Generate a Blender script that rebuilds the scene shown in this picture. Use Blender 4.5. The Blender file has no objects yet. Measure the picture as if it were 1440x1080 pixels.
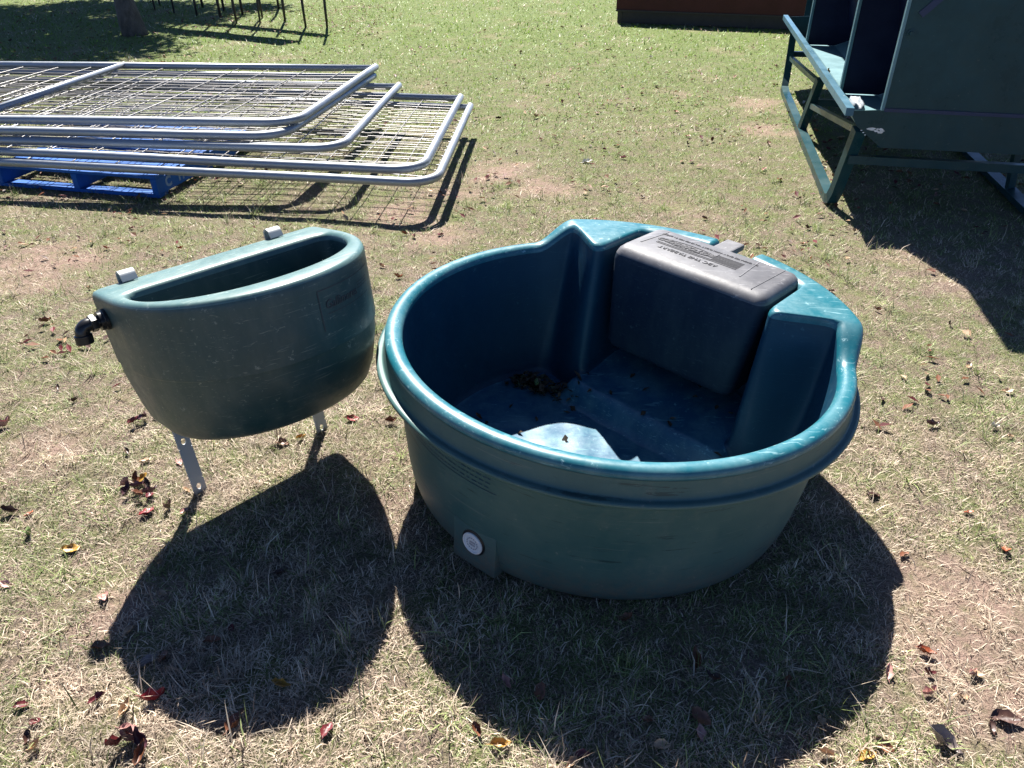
import bpy, bmesh, math, random
import numpy as np
from mathutils import Vector, Matrix

random.seed(7)
R = np.random.RandomState(11)
scene = bpy.context.scene
C = scene.collection
rad = math.radians

# ------------------------------------------------------------------ camera, sky, sun, exposure
cam_d = bpy.data.cameras.new('camera'); cam = bpy.data.objects.new('camera', cam_d); C.objects.link(cam)
cam.location = (0, 0, 1.6); cam.rotation_euler = (rad(90 - 32.5), 0, 0)
cam_d.sensor_width = 36; cam_d.lens = 36 * 1078 / 1440; cam_d.clip_start = 0.05; cam_d.clip_end = 500
scene.camera = cam
SUN = Vector((-0.14, 0.815, 1.0)).normalized()          # towards the sun
ELEV = math.asin(SUN.z); AZ = math.atan2(SUN.x, SUN.y)
world = bpy.data.worlds.new('World'); scene.world = world; world.use_nodes = True
wn = world.node_tree.nodes; wl = world.node_tree.links
sky = wn.new('ShaderNodeTexSky'); sky.sky_type = 'NISHITA'; sky.sun_disc = False
sky.sun_elevation = ELEV; sky.sun_rotation = AZ; sky.dust_density = 0.1; sky.air_density = 0.38; sky.ozone_density = 6.0
wn['Background'].inputs['Strength'].default_value = 0.068
wl.new(sky.outputs[0], wn['Background'].inputs[0])
sd = bpy.data.lights.new('sun', 'SUN'); so = bpy.data.objects.new('sun', sd); C.objects.link(so)
sd.energy = 5.0; sd.angle = rad(0.53); sd.color = (1.0, 0.955, 0.89)
so.rotation_euler = SUN.to_track_quat('Z', 'Y').to_euler(); so.location = (0, 0, 12)
scene.view_settings.view_transform = 'Standard'; scene.view_settings.look = 'None'
scene.view_settings.gamma = 1; scene.view_settings.exposure = 1.70

# ------------------------------------------------------------------ material helper
class NT:
    def __init__(s, name):
        s.m = bpy.data.materials.new(name); s.m.use_nodes = True
        s.t = s.m.node_tree; s.n = s.t.nodes; s.l = s.t.links
        s.b = s.n['Principled BSDF']; s.out = s.n['Material Output']
    def new(s, k, **kw):
        n = s.n.new(k)
        for a, v in kw.items(): setattr(n, a, v)
        return n
    def noise(s, scale, detail=4, rough=.6, vec=None, dist=0.):
        n = s.new('ShaderNodeTexNoise'); n.inputs['Scale'].default_value = scale; n.inputs['Detail'].default_value = detail
        n.inputs['Roughness'].default_value = rough; n.inputs['Distortion'].default_value = dist
        s.l.new(vec if vec else s.coord(), n.inputs['Vector']); return n.outputs['Fac']
    def coord(s, sc=None):
        if not hasattr(s, 'tc'): s.tc = s.new('ShaderNodeTexCoord')
        if sc is None: return s.tc.outputs['Object']
        mp = s.new('ShaderNodeMapping'); mp.inputs['Scale'].default_value = sc; s.l.new(s.tc.outputs['Object'], mp.inputs[0]); return mp.outputs[0]
    def ramp(s, fac, stops):
        r = s.new('ShaderNodeValToRGB'); e = r.color_ramp.elements
        while len(e) < len(stops): e.new(0.5)
        for i, (p, c) in enumerate(stops):
            e[i].position = p; e[i].color = (c, c, c, 1) if not hasattr(c, '__len__') else (*c, 1)
        s.l.new(fac, r.inputs[0]); return r.outputs[0]
    def mix(s, fac, a, b):
        m = s.new('ShaderNodeMix', data_type='RGBA')
        for sock, v in ((m.inputs[0], fac), (m.inputs[6], a), (m.inputs[7], b)):
            if hasattr(v, 'links') or isinstance(v, bpy.types.NodeSocket): s.l.new(v, sock)
            elif hasattr(v, '__len__'): sock.default_value = (*v, 1)
            else: sock.default_value = v
        return m.outputs[2]
    def bump(s, h, strength=.3, dist=.01):
        b = s.new('ShaderNodeBump'); b.inputs['Strength'].default_value = strength; b.inputs['Distance'].default_value = dist
        s.l.new(h, b.inputs['Height']); s.l.new(b.outputs[0], s.b.inputs['Normal'])
    def set(s, col=None, rough=None, metal=None, spec=None):
        for k, v in (('Base Color', col), ('Roughness', rough), ('Metallic', metal), ('Specular IOR Level', spec)):
            if v is None: continue
            if isinstance(v, bpy.types.NodeSocket): s.l.new(v, s.b.inputs[k])
            elif hasattr(v, '__len__'): s.b.inputs[k].default_value = (*v, 1)
            else: s.b.inputs[k].default_value = v
        return s.m

def m_plastic(name, base, dust, dust_amt=.5, rough=(.34, .55), scratch=True):
    k = NT(name)
    n1 = k.noise(2.6, 6, .7); n2 = k.noise(34, 5, .75); n3 = k.noise(9, 5, .7, k.coord((1, 1, .35)))
    c = k.mix(k.ramp(n1, [(.35, 0.), (.75, 1.)]), base, tuple(x * 1.35 + .004 for x in base))
    patch = k.ramp(n3, [(.42, 0.), (.72, dust_amt)])
    c = k.mix(patch, c, dust)
    if scratch:
        w = k.noise(60, 3, .5, k.coord((.12, 1., 3.2)), 1.2)
        sc = k.ramp(w, [(.625, 0.), (.68, .4)])
        c = k.mix(sc, c, tuple(min(1, d * 1.5) for d in dust))
        v = k.ramp(n2, [(.63, 0.), (.68, .6)])
        c = k.mix(v, c, tuple(min(1, d * 1.7) for d in dust))
    r = k.ramp(n2, [(.3, rough[0]), (.75, rough[1])])
    k.bump(k.noise(22, 5, .6), .10, .004)
    return k.set(c, r, 0, .5)

def m_metal(name, base, rough=.42, metal=.75, stain=(.3, .27, .22), amt=.25):
    k = NT(name)
    n = k.noise(14, 6, .7); n2 = k.noise(90, 3, .6)
    c = k.mix(k.ramp(n, [(.4, 0.), (.8, amt)]), base, stain)
    k.bump(n2, .12, .001)
    return k.set(c, k.ramp(n, [(.3, rough - .08), (.8, rough + .16)]), metal)

def m_paint(name, base, wear, rough=.4, amt=.5, dirt=None):
    k = NT(name)
    n = k.noise(3.5, 7, .72); n2 = k.noise(45, 5, .7)
    c = k.mix(k.ramp(n, [(.3, 0.), (.75, 1.)]), base, tuple(x * 1.5 + .01 for x in base))
    if dirt: c = k.mix(k.ramp(k.noise(1.7, 6, .75), [(.45, 0.), (.7, .7)]), c, dirt)
    c = k.mix(k.ramp(n2, [(.635, 0.), (.68, amt)]), c, wear)
    k.bump(k.noise(4.5, 4, .5), .35, .012)
    return k.set(c, k.ramp(n, [(.3, rough - .08), (.8, rough + .2)]), 0, .18)

def m_plain(name, base, rough=.6, var=.25, scale=20, metal=0, spec=.4):
    k = NT(name)
    c = k.mix(k.noise(scale, 4), tuple(x * (1 - var) for x in base), tuple(min(1, x * (1 + var)) for x in base))
    return k.set(c, rough, metal, spec)

M = {}
M['tub'] = m_plastic('teal_plastic', (.0010, .030, .060), (.02, .06, .08), .22)  # darker, bluer base puts the tub's inside shade into the colour
M['trough'] = m_plastic('dull_teal_plastic', (.010, .040, .044), (.12, .14, .12), .36, (.38, .56))
M['tub_outer'] = m_plastic('dusty_outer_plastic', (.022, .058, .056), (.11, .115, .09), .85, (.38, .6))
def outer_wall():
    k = NT('dusty_outer_wall')
    n1 = k.noise(2.2, 7, .75); n2 = k.noise(40, 6, .8)
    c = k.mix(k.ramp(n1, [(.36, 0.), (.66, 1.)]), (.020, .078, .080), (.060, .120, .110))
    c = k.mix(k.ramp(k.noise(5, 7, .8), [(.54, 0.), (.78, .5)]), c, (.14, .155, .125))
    hz = k.noise(5, 5, .7, k.coord((1, 1, 14)), .6); c = k.mix(k.ramp(hz, [(.355, .65), (.385, 0.)]), c, (.010, .024, .024))
    hs = k.noise(9, 4, .6, k.coord((.7, .7, 22)), 1.0); c = k.mix(k.ramp(hs, [(.625, 0.), (.68, .25)]), c, (.20, .22, .19))
    sp = k.new('ShaderNodeSeparateXYZ'); k.l.new(k.coord(), sp.inputs[0])
    a = k.new('ShaderNodeMapRange'); a.inputs[1].default_value = .16; a.inputs[2].default_value = .0; k.l.new(sp.outputs[2], a.inputs[0])
    m2 = k.new('ShaderNodeMath', operation='MULTIPLY'); k.l.new(a.outputs[0], m2.inputs[0]); k.l.new(k.ramp(n2, [(.35, .1), (.6, .9)]), m2.inputs[1])
    c = k.mix(m2.outputs[0], c, (.12, .085, .06))
    c = k.mix(k.ramp(n2, [(.63, 0.), (.68, .5)]), c, (.20, .22, .19))
    k.bump(hz, .12, .003)
    return k.set(c, k.ramp(n1, [(.3, .42), (.7, .62)]), 0, .45)
M['tub_outer'] = outer_wall()
M['tub_floor'] = m_plastic('pale_floor_plastic', (.010, .070, .13), (.12, .25, .27), .6, (.30, .44))  # floor paler than the inner walls, with mottled light patches
M['tub_rim'] = m_plastic('sunlit_scuffed_rim', (.005, .095, .125), (.20, .32, .34), .35, (.30, .48))  # brighter teal puts sunlight into the rim's colour, along with scuffs
M['trough_top'] = m_plastic('pale_top_plastic', (.055, .115, .115), (.17, .22, .20), .55, (.36, .5))  # top faces paler than the trough body
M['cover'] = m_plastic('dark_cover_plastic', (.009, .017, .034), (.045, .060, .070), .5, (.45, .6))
M['cover_top'] = m_plastic('pale_cover_top', (.065, .066, .075), (.16, .16, .17), .6, (.5, .68))  # cover top in a paler grey than its sides
M['ink'] = m_plain('moulded_dark', (.046, .046, .052), .7)
M['galv'] = m_metal('galvanised_steel', (.27, .30, .34), .5, .7, (.32, .33, .33), .35)
M['wire'] = m_metal('mesh_wire', (.26, .26, .26), .42, .6, (.20, .15, .11), .5)
M['bracket'] = m_metal('bracket_steel', (.36, .38, .39), .5, .3, (.35, .35, .33), .3)
M['black'] = m_plain('black_fitting', (.012, .012, .014), .3, .3, 30)
M['cap'] = m_plain('white_cap', (.62, .62, .62), .45, .12, 60)
M['print'] = m_plain('cap_relief', (.28, .28, .31), .6)
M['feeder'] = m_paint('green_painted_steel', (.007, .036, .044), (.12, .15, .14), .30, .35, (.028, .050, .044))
M['feeder_inner'] = m_paint('feeder_inner_shade', (.0012, .004, .022), (.02, .03, .07), .5, .2)  # same green paint, darkened to carry the shade inside the hopper
M['feeder_rail'] = m_paint('feeder_rail_paint', (.045, .105, .145), (.35, .38, .36), .3, .8)
M['feeder_floor'] = m_paint('feeder_floor_paint', (.10, .18, .20), (.3, .33, .3), .45, .6)
M['chip'] = m_plain('bare_metal_chip', (.75, .76, .76), .4)
M['bluepaint'] = m_plain('dark_blue_seal', (.0015, .018, .07), .35)
M['pallet'] = m_paint('blue_painted_timber', (.004, .065, .25), (.10, .16, .30), .55, .7)
M['cover'].node_tree.nodes['Principled BSDF'].inputs['Specular IOR Level'].default_value = .22
M['faded'] = m_plain('faded_white_paint', (.16, .24, .38), .7)
M['maroon'] = m_paint('maroon_steel', (.050, .011, .008), (.08, .04, .03), .5, .6)
M['iron'] = m_plain('dark_iron', (.035, .026, .022), .6, .5)
M['cloth'] = m_plain('pale_plastic_scrap', (.26, .29, .32), .5, .2, 30)

def bark():
    k = NT('bark'); n = k.noise(12, 7, .7, k.coord((1, 1, .2)))
    k.bump(n, .8, .03)
    return k.set(k.ramp(n, [(.3, (.05, .04, .03)), (.7, (.16, .13, .11))]), .9)
M['bark'] = bark()
def attr_mat(name, rough=.7, trans=.25, spec=.3):
    k = NT(name); a = k.new('ShaderNodeAttribute', attribute_name='col')
    k.set(a.outputs['Color'], rough, 0, spec)
    if trans:
        tr = k.new('ShaderNodeBsdfTranslucent'); mx = k.new('ShaderNodeMixShader'); mx.inputs[0].default_value = trans
        k.l.new(a.outputs['Color'], tr.inputs[0]); k.l.new(k.b.outputs[0], mx.inputs[1]); k.l.new(tr.outputs[0], mx.inputs[2])
        k.l.new(mx.outputs[0], k.out.inputs['Surface'])
    return k.m
M['grass'] = attr_mat('grass_blades', .55, .30, .35)
M['crown'] = attr_mat('tree_leaves', .5, .3)
M['litter'] = attr_mat('litter', .6, .12)

# ------------------------------------------------------------------ object helpers
def tag(o, label=None, cat=None, group=None, kind=None):
    for k, v in (('label', label), ('category', cat), ('group', group), ('kind', kind)):
        if v: o[k] = v
    return o
def empty(name, loc, label, cat, group=None, rot=None):
    o = bpy.data.objects.new(name, None); C.objects.link(o); o.location = loc; o.empty_display_size = .1
    if rot is not None: o.rotation_euler = rot
    return tag(o, label, cat, group)
def put(name, me, mat, parent=None, smooth=False):
    o = bpy.data.objects.new(name, me); C.objects.link(o)
    if mat is not None and not me.materials: me.materials.append(mat)
    if smooth: me.polygons.foreach_set('use_smooth', [True] * len(me.polygons))
    if parent is not None:
        o.parent = parent
    return o
def pydata(v, f, name='m'):
    me = bpy.data.meshes.new(name); me.from_pydata([tuple(x) for x in v], [], f); me.update(); return me
def bm_mesh(bm, name='m'):
    bmesh.ops.recalc_face_normals(bm, faces=bm.faces[:])
    me = bpy.data.meshes.new(name); bm.to_mesh(me); bm.free(); return me
def box_bm(bm, c, s, rot=None, bev=0.0):
    r = bmesh.ops.create_cube(bm, size=1.0); vs = r['verts']
    for v in vs: v.co = Vector((v.co.x * s[0], v.co.y * s[1], v.co.z * s[2]))
    if bev > 0:
        es = list({e for v in vs for e in v.link_edges})
        rb = bmesh.ops.bevel(bm, geom=es, offset=bev, segments=2, affect='EDGES', profile=.6)
        vs = list({v for f in rb['faces'] for v in f.verts} | {v for v in vs if v.is_valid})
    Mx = Matrix.Translation(Vector(c)) @ (rot if rot is not None else Matrix.Identity(4))
    for v in vs: v.co = Mx @ v.co
    return vs
def basis(ex, ey, ez):
    return Matrix((( ex[0], ey[0], ez[0], 0), (ex[1], ey[1], ez[1], 0), (ex[2], ey[2], ez[2], 0), (0, 0, 0, 1)))
def tube_bm(bm, path, r, n=12, cap=True, sq=False, radii=None):
    P = [Vector(p) for p in path]; rings = []; up = None
    for i, p in enumerate(P):
        if i == 0: t = (P[1] - P[0]).normalized(); t2 = t
        elif i == len(P) - 1: t = (P[i] - P[i - 1]).normalized(); t2 = t
        else:
            a = (P[i] - P[i - 1]).normalized(); b = (P[i + 1] - P[i]).normalized(); t = (a + b).normalized()
        if up is None:
            up = Vector((0, 0, 1)) if abs(t.z) < .9 else Vector((0, 1, 0))
            if sq and abs(t.z) >= .9: up = Vector((.205, .979, 0))
        s = t.cross(up).normalized(); up = s.cross(t).normalized()
        rr = radii[i] if radii else r
        k = 1.0
        if 0 < i < len(P) - 1 and sq: k = 1 / max(.5, a.dot(t))
        ring = []
        for j in range(n):
            if sq:
                an = math.pi / 4 + j * math.pi / 2; co = (s * math.cos(an) + up * math.sin(an)) * rr * 1.414
            else:
                an = 2 * math.pi * j / n; co = (s * math.cos(an) + up * math.sin(an)) * rr
            ring.append(bm.verts.new(p + co))
        rings.append(ring)
    for a, b in zip(rings, rings[1:]):
        for j in range(n): bm.faces.new((a[j], a[(j + 1) % n], b[(j + 1) % n], b[j]))
    if cap:
        bm.faces.new(rings[0][::-1]); bm.faces.new(rings[-1])
def tube(name, path, r, mat, parent, n=12, smooth=True, sq=False, radii=None):
    bm = bmesh.new(); tube_bm(bm, path, r, 4 if sq else n, True, sq, radii); o = put(name, bm_mesh(bm, name), mat, parent, smooth and not sq)
    if sq:
        pass
    return o
def autosmooth(o, deg=35):
    me = o.data; bm = bmesh.new(); bm.from_mesh(me)
    for f in bm.faces: f.smooth = True
    for e in bm.edges:
        if len(e.link_faces) == 2 and e.calc_face_angle(0) > rad(deg): e.smooth = False
    bm.to_mesh(me); bm.free(); return o
def loft(rings, name, mat, parent, closed=True, cap0=False, cap1=False, smooth=True):
    n = len(rings[0]); V = np.concatenate(rings); F = []
    for i in range(len(rings) - 1):
        for j in range(n if closed else n - 1):
            k = (j + 1) % n; F.append((i * n + j, i * n + k, (i + 1) * n + k, (i + 1) * n + j))
    if cap0: F.append(tuple(range(n))[::-1])
    if cap1: F.append(tuple((len(rings) - 1) * n + j for j in range(n)))
    me = pydata(V, F, name)
    bm = bmesh.new(); bm.from_mesh(me); bmesh.ops.recalc_face_normals(bm, faces=bm.faces[:]); bm.to_mesh(me); bm.free()
    return put(name, me, mat, parent, smooth)
def text_mesh(s, size, depth, shear=0.0, bold=0.0):
    cu = bpy.data.curves.new('t', 'FONT'); cu.body = s; cu.size = size; cu.extrude = depth; cu.align_x = 'CENTER'; cu.align_y = 'CENTER'
    cu.shear = shear; cu.offset = bold; cu.resolution_u = 3
    o = bpy.data.objects.new('t', cu); C.objects.link(o)
    bpy.context.view_layer.update()
    me = bpy.data.meshes.new_from_object(o.evaluated_get(bpy.context.evaluated_depsgraph_get()))
    bpy.data.objects.remove(o); return me
def sstep(a, b, x): t = np.clip((x - a) / (b - a), 0, 1); return t * t * (3 - 2 * t)

# camera model, used only to turn places measured in the photograph into points on the ground
TH = rad(32.5); FP = 1078.; CFW = np.array([0, math.cos(TH), -math.sin(TH)]); CUP = np.array([0, math.sin(TH), math.cos(TH)])
def gp(x, y, z=0.):
    r = CFW + np.array([1., 0, 0]) * (x - 720) / FP + CUP * (540 - y) / FP
    return np.array([0, 0, 1.6]) + r * (z - 1.6) / r[2]

# ------------------------------------------------------------------ ground
def vn(x, y, seed, sc, octs=3):
    r = np.random.RandomState(seed); o = np.zeros_like(x); amp = 1.; tot = 0
    for k in range(octs):
        s = 0
        for j in range(7):
            a = r.uniform(0, 2 * np.pi); f = sc * r.uniform(.55, 1.5) * 2 ** k
            s = s + np.sin((x * np.cos(a) + y * np.sin(a)) * f * 2 * np.pi + r.uniform(0, 6.28))
        o += amp * s / 2.6; tot += amp; amp *= .55
    return o / tot
SOIL = [(gp(640, 268), .20), (gp(765, 262), .22), (gp(1065, 145), .26), (gp(1085, 185), .24), (gp(1385, 905), .34), (gp(1330, 840), .2), (gp(560, 300), .22),
        (gp(60, 640), .16), (gp(175, 860), .12), (gp(480, 355), .2), (gp(700, 240), .25), (gp(1180, 720), .1), (gp(620, 330), .2), (gp(30, 380), .35)]
def soil_amt(x, y):
    s = np.zeros_like(x)
    for p, r in SOIL:
        s = np.maximum(s, np.exp(-(((x - p[0]) ** 2 + (y - p[1]) ** 2) / r ** 2)))
    s = sstep(.25, .75, s + .40 * vn(x, y, 5, 4., 4)) * .8 + .38 * sstep(.4, 1.0, vn(x, y, 9, 1.1))
    return np.clip(s, 0, 1)
def zground(x, y): return .010 * vn(x, y, 3, .35) + .004 * vn(x, y, 4, 2.2)

def make_ground():
    # fine near sheet + coarse far skirt as one mesh
    xs = np.concatenate([[-300, -120, -50, -25, -14], np.arange(-9, 9.01, .12), [14, 25, 50, 120, 300]])
    ys = np.concatenate([[-300, -100, -30, -10, -3], np.arange(0, 16.01, .12), [20, 28, 45, 90, 300]])
    X, Y = np.meshgrid(xs, ys); Z = np.where((np.abs(X) < 9.1) & (Y > -1) & (Y < 16.1), zground(X, Y), 0)
    V = np.stack([X.ravel(), Y.ravel(), Z.ravel()], 1); nx = len(xs)
    F = [(j * nx + i, j * nx + i + 1, (j + 1) * nx + i + 1, (j + 1) * nx + i) for j in range(len(ys) - 1) for i in range(nx - 1)]
    me = pydata(V, F, 'lawn'); s = soil_amt(V[:, 0], V[:, 1])
    a = me.attributes.new('soil', 'FLOAT', 'POINT'); a.data.foreach_set('value', s.astype(np.float32))
    k = NT('soil_and_thatch')
    at = k.new('ShaderNodeAttribute', attribute_name='soil')
    n1 = k.noise(55, 6, .8); n2 = k.noise(7, 5, .7); n3 = k.noise(190, 4, .7)
    th = k.ramp(n3, [(.34, (.04, .033, .025)), (.5, (.17, .13, .10)), (.66, (.38, .29, .22))])
    gr = k.ramp(n1, [(.4, (.05, .08, .018)), (.62, (.16, .24, .045))])
    c = k.mix(k.ramp(n2, [(.42, 0.), (.62, .55)]), th, gr)
    so_ = k.ramp(n1, [(.3, (.17, .11, .09)), (.6, (.36, .25, .205)), (.75, (.50, .37, .31))])
    # farther lawn is greener
    sx = k.new('ShaderNodeSeparateXYZ'); k.l.new(k.coord(), sx.inputs[0])
    mr = k.new('ShaderNodeMapRange'); mr.inputs[1].default_value = 3.5; mr.inputs[2].default_value = 11; mr.inputs[4].default_value = .7
    k.l.new(sx.outputs[1], mr.inputs[0]); c = k.mix(mr.outputs[0], c, gr)
    mm = k.new('ShaderNodeMath', operation='MULTIPLY'); k.l.new(at.outputs['Fac'], mm.inputs[0]); k.l.new(k.ramp(k.noise(26, 6, .8), [(.36, .15), (.54, 1.)]), mm.inputs[1])
    c = k.mix(mm.outputs[0], c, so_)
    ad = k.new('ShaderNodeMath', operation='ADD'); k.l.new(n1, ad.inputs[0]); k.l.new(n3, ad.inputs[1])
    k.bump(ad.outputs[0], .9, .012); k.set(c, .95, 0, .15)
    o = put('lawn', me, k.m, None, True); tag(o, kind='structure')
make_ground()

# ------------------------------------------------------------------ grass blades (one uncountable mass)
TC = np.array([.284, 2.007])
def blades(n, y0, y1, lmin, lmax, wid, far=False, seed=1, tufts=None, tall=(0.25, .65)):
    r = np.random.RandomState(seed)
    if tufts is None:
        y = r.uniform(y0, y1, n); x = r.uniform(-1, 1, n) * (y * .80 + 1.0)
    else:
        k = r.randint(0, len(tufts), n); T = np.array(tufts)[k]
        x = T[:, 0] + r.normal(0, 1, n) * T[:, 2] * .35; y = T[:, 1] + r.normal(0, 1, n) * T[:, 2] * .35
    s = soil_amt(x, y)
    gap = .35 + .65 * sstep(-.35, .35, vn(x, y, 61, 7., 2))
    keep = (r.uniform(0, 1, n) > s * .62) & (r.uniform(0, 1, n) < gap) & (np.hypot(x - TC[0], y - TC[1]) > .575)
    x, y, s = x[keep], y[keep], s[keep]; n = len(x)
    th = r.uniform(0, 2 * np.pi, n); L = lmin + (lmax * 1.15 - lmin) * r.uniform(0, 1, n) ** 1.6
    incl = r.uniform(tall[0], tall[1], n) * np.pi / 2 * r.uniform(.3, 1.3, n)     # angle above the ground
    bend = r.uniform(-.1, .6, n)
    dx, dy = np.cos(th), np.sin(th)
    z0 = zground(x, y) - .002
    # two segment blade curving over
    l1 = L * .5; i2 = incl - bend
    px = x + dx * l1 * np.cos(incl); py = y + dy * l1 * np.cos(incl); pz = z0 + l1 * np.sin(incl) + .002
    tw = r.uniform(-.4, .4, n); d2x, d2y = np.cos(th + tw), np.sin(th + tw)
    qx = px + d2x * l1 * np.cos(i2); qy = py + d2y * l1 * np.cos(i2); qz = np.maximum(pz + l1 * np.sin(i2), z0 + .003)
    w = wid * (.5 + 1.3 * r.uniform(0, 1, n) ** 2); sx, sy = -dy * w / 2, dx * w / 2
    green = np.clip(.38 + .10 * (y - 2.0), .25, .95) + .30 * vn(x, y, 21, .8) + .10 * vn(x, y, 22, 4.)
    green = green - .5 * s
    if tufts is not None: green = green + .15
    isg = r.uniform(0, 1, n) < green
    t = r.uniform(0, 1, n)[:, None]; b = (r.uniform(.7, 1.2, n) * (1 + .30 * vn(x, y, 71, 4., 3)))[:, None]
    straw = (np.array([.33, .24, .18]) * (1 - t) + np.array([.71, .61, .47]) * t) * b
    warm = np.array([.42, .27, .13]) * b
    brn = ((np.hypot(x - 2.0, y - 1.25) < .6) & (r.uniform(0, 1, n) < .5))[:, None]
    straw = np.where(brn, warm, straw)
    fr = sstep(3., 8., y)[:, None]
    g = ((np.array([.10, .14, .04]) * (1 - t) + np.array([.34, .40, .16]) * t) * (1 - fr) + (np.array([.045, .115, .008]) * (1 - t) + np.array([.24, .38, .045]) * t) * fr) * b
    col = np.where(isg[:, None], g, straw); col = np.concatenate([col, np.ones((n, 1))], 1)
    if far:
        V = np.stack([np.stack([x - sx, y - sy, z0], 1), np.stack([x + sx, y + sy, z0], 1), np.stack([qx, qy, qz], 1)], 1)
        f = np.arange(n * 3); starts = np.arange(n) * 3; tot = np.full(n, 3); nv = 3
    else:
        V = np.stack([np.stack([x - sx, y - sy, z0], 1), np.stack([x + sx, y + sy, z0], 1),
                      np.stack([px + sx * .8, py + sy * .8, pz], 1), np.stack([px - sx * .8, py - sy * .8, pz], 1), np.stack([qx, qy, qz], 1)], 1)
        base = np.arange(n)[:, None] * 5; f = (base + np.array([0, 1, 2, 3, 3, 2, 4])).ravel()
        tot = np.tile([4, 3], n); starts = np.concatenate([[0], np.cumsum(tot)[:-1]]); nv = 5
    return V.reshape(-1, 3), f, starts, tot, np.repeat(col, nv, 0)
def make_grass():
    tuft = []
    for (px, py, w) in [(300, 880, .10), (330, 930, .10), (520, 850, .09), (480, 900, .1), (1180, 940, .10), (1160, 1000, .10), (700, 870, .09), (720, 900, .08), (560, 780, .08), (640, 830, .07),
                        (1340, 1010, .07), (1310, 990, .07), (90, 1000, .08), (470, 1060, .09), (860, 930, .09), (930, 980, .1), (40, 640, .07), (330, 1000, .06), (1060, 900, .08), (820, 1010, .09),
                        (250, 950, .07), (390, 780, .09), (450, 830, .09), (620, 900, .07)]:
        p = gp(px, py); tuft.append((p[0], p[1], w))
    r = np.random.RandomState(5)
    for i in range(420):
        y = r.uniform(.9, 5.5); tuft.append((r.uniform(-1, 1) * (y * .75 + .3), y, r.uniform(.03, .08)))
    sets = [blades(430000, .35, 2.3, .009, .035, .0018, False, 1), blades(230000, 2.3, 3.6, .012, .036, .0026, True, 2, tall=(.15, .6)),
            blades(185000, 3.6, 6.2, .018, .045, .0036, True, 3), blades(120000, 6.2, 10, .025, .055, .0065, True, 4),
            blades(110000, 10, 19, .03, .07, .011, True, 6), blades(17000, 0, 0, .035, .09, .0024, False, 7, tuft, (.35, .85)),
            blades(9000, .55, 3.2, .04, .10, .0016, False, 8, tall=(.05, .35))]
    V = np.concatenate([s[0] for s in sets]); col = np.concatenate([s[4] for s in sets])
    vo = 0; lo = 0; F = []; S_ = []; T_ = []
    for s in sets:
        F.append(s[1] + vo); S_.append(s[2] + lo); T_.append(s[3]); vo += len(s[0]); lo += len(s[1])
    F = np.concatenate(F).astype(np.int32); S_ = np.concatenate(S_).astype(np.int32); T_ = np.concatenate(T_).astype(np.int32)
    me = bpy.data.meshes.new('grass'); me.vertices.add(len(V)); me.vertices.foreach_set('co', V.astype(np.float32).ravel())
    me.loops.add(len(F)); me.loops.foreach_set('vertex_index', F); me.polygons.add(len(S_)); me.polygons.foreach_set('loop_start', S_)
    try: me.polygons.foreach_set('loop_total', T_)
    except Exception: pass
    me.update(calc_edges=True)
    a = me.attributes.new('col', 'FLOAT_COLOR', 'POINT'); a.data.foreach_set('color', col.astype(np.float32).ravel())
    tag(put('grass', me, M['grass']), 'short patchy lawn grass, straw dry near the troughs and greener farther back', 'grass', kind='stuff')
make_grass()

# ------------------------------------------------------------------ large round tub
AZB = rad(47)                                              # direction from the tub's centre to its float cover
SV = np.array([.731, -.682]); TV = np.array([.682, .731])
tubE = empty('round_trough', (TC[0], TC[1], 0), 'big open round teal plastic stock trough with rolled rim and grey float cover', 'water trough', None, (0, math.atan(.0487), 0))
def rin_curve(z):
    """inner plan radius at |angle| 0..180 deg from the float-cover direction, at height z"""
    f = np.clip((z - .03) / .5, 0, 1); base = .575 + (.628 - .575) * f
    g = .295 + .010 * f; tt = .285 + .035 * f
    wdt = .075 - .015 * f
    os_, ot = .46 + .03 * f, .30 + .12 * f
    pts = [(g, math.sqrt(base ** 2 - g ** 2)), (g + .002, tt + .01), (g + .018, tt - .012), (g + wdt, tt - .02), (os_, ot)]
    ph = np.degrees(np.arctan2([p[0] for p in pts], [p[1] for p in pts])); rr = np.hypot([p[0] for p in pts], [p[1] for p in pts])
    A = np.linspace(0, 180, 721); out = np.full_like(A, base)
    for (p0, r0), (p1, r1) in zip(zip(ph, rr), list(zip(ph, rr))[1:]):
        if p1 <= p0 + 1e-3: p1 = p0 + .5
        a0, a1 = np.radians(p0), np.radians(p1); mk = (A >= p0) & (A <= p1)
        # straight segment in polar form
        x0, y0, x1, y1 = r0 * np.cos(a0), r0 * np.sin(a0), r1 * np.cos(a1), r1 * np.sin(a1)
        c, s = np.cos(np.radians(A[mk])), np.sin(np.radians(A[mk])); den = (x1 - x0) * s - (y1 - y0) * c
        rv = ((x1 - x0) * y0 - (y1 - y0) * x0) / np.where(np.abs(den) < 1e-6, 1e-6, den); out[mk] = np.clip(np.abs(rv), min(r0, r1) - .01, max(r0, r1) + .01)
    pend, rend = ph[-1], rr[-1]; mk = (A > pend) & (A < pend + 5)
    out[mk] = rend + (base - rend) * sstep(pend, pend + 5, A[mk])
    out = np.minimum(out, base)
    ker = np.exp(-.5 * (np.arange(-10, 11) * .25 / 1.0) ** 2); ker /= ker.sum()
    full = np.concatenate([out[1:11][::-1], out, out[-11:-1][::-1]]); return A, np.convolve(full, ker, 'valid')
NA = 540
azs = np.linspace(0, 2 * np.pi, NA, endpoint=False)
phi = np.degrees(np.abs((azs - AZB + np.pi) % (2 * np.pi) - np.pi))
def rin(z):
    A, r = rin_curve(z); return np.interp(phi, A, r)
ZT = .598 - (.598 - .524) * sstep(50, 63, phi)
sph = np.degrees((AZB - azs + np.pi) % (2 * np.pi) - np.pi)
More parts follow.
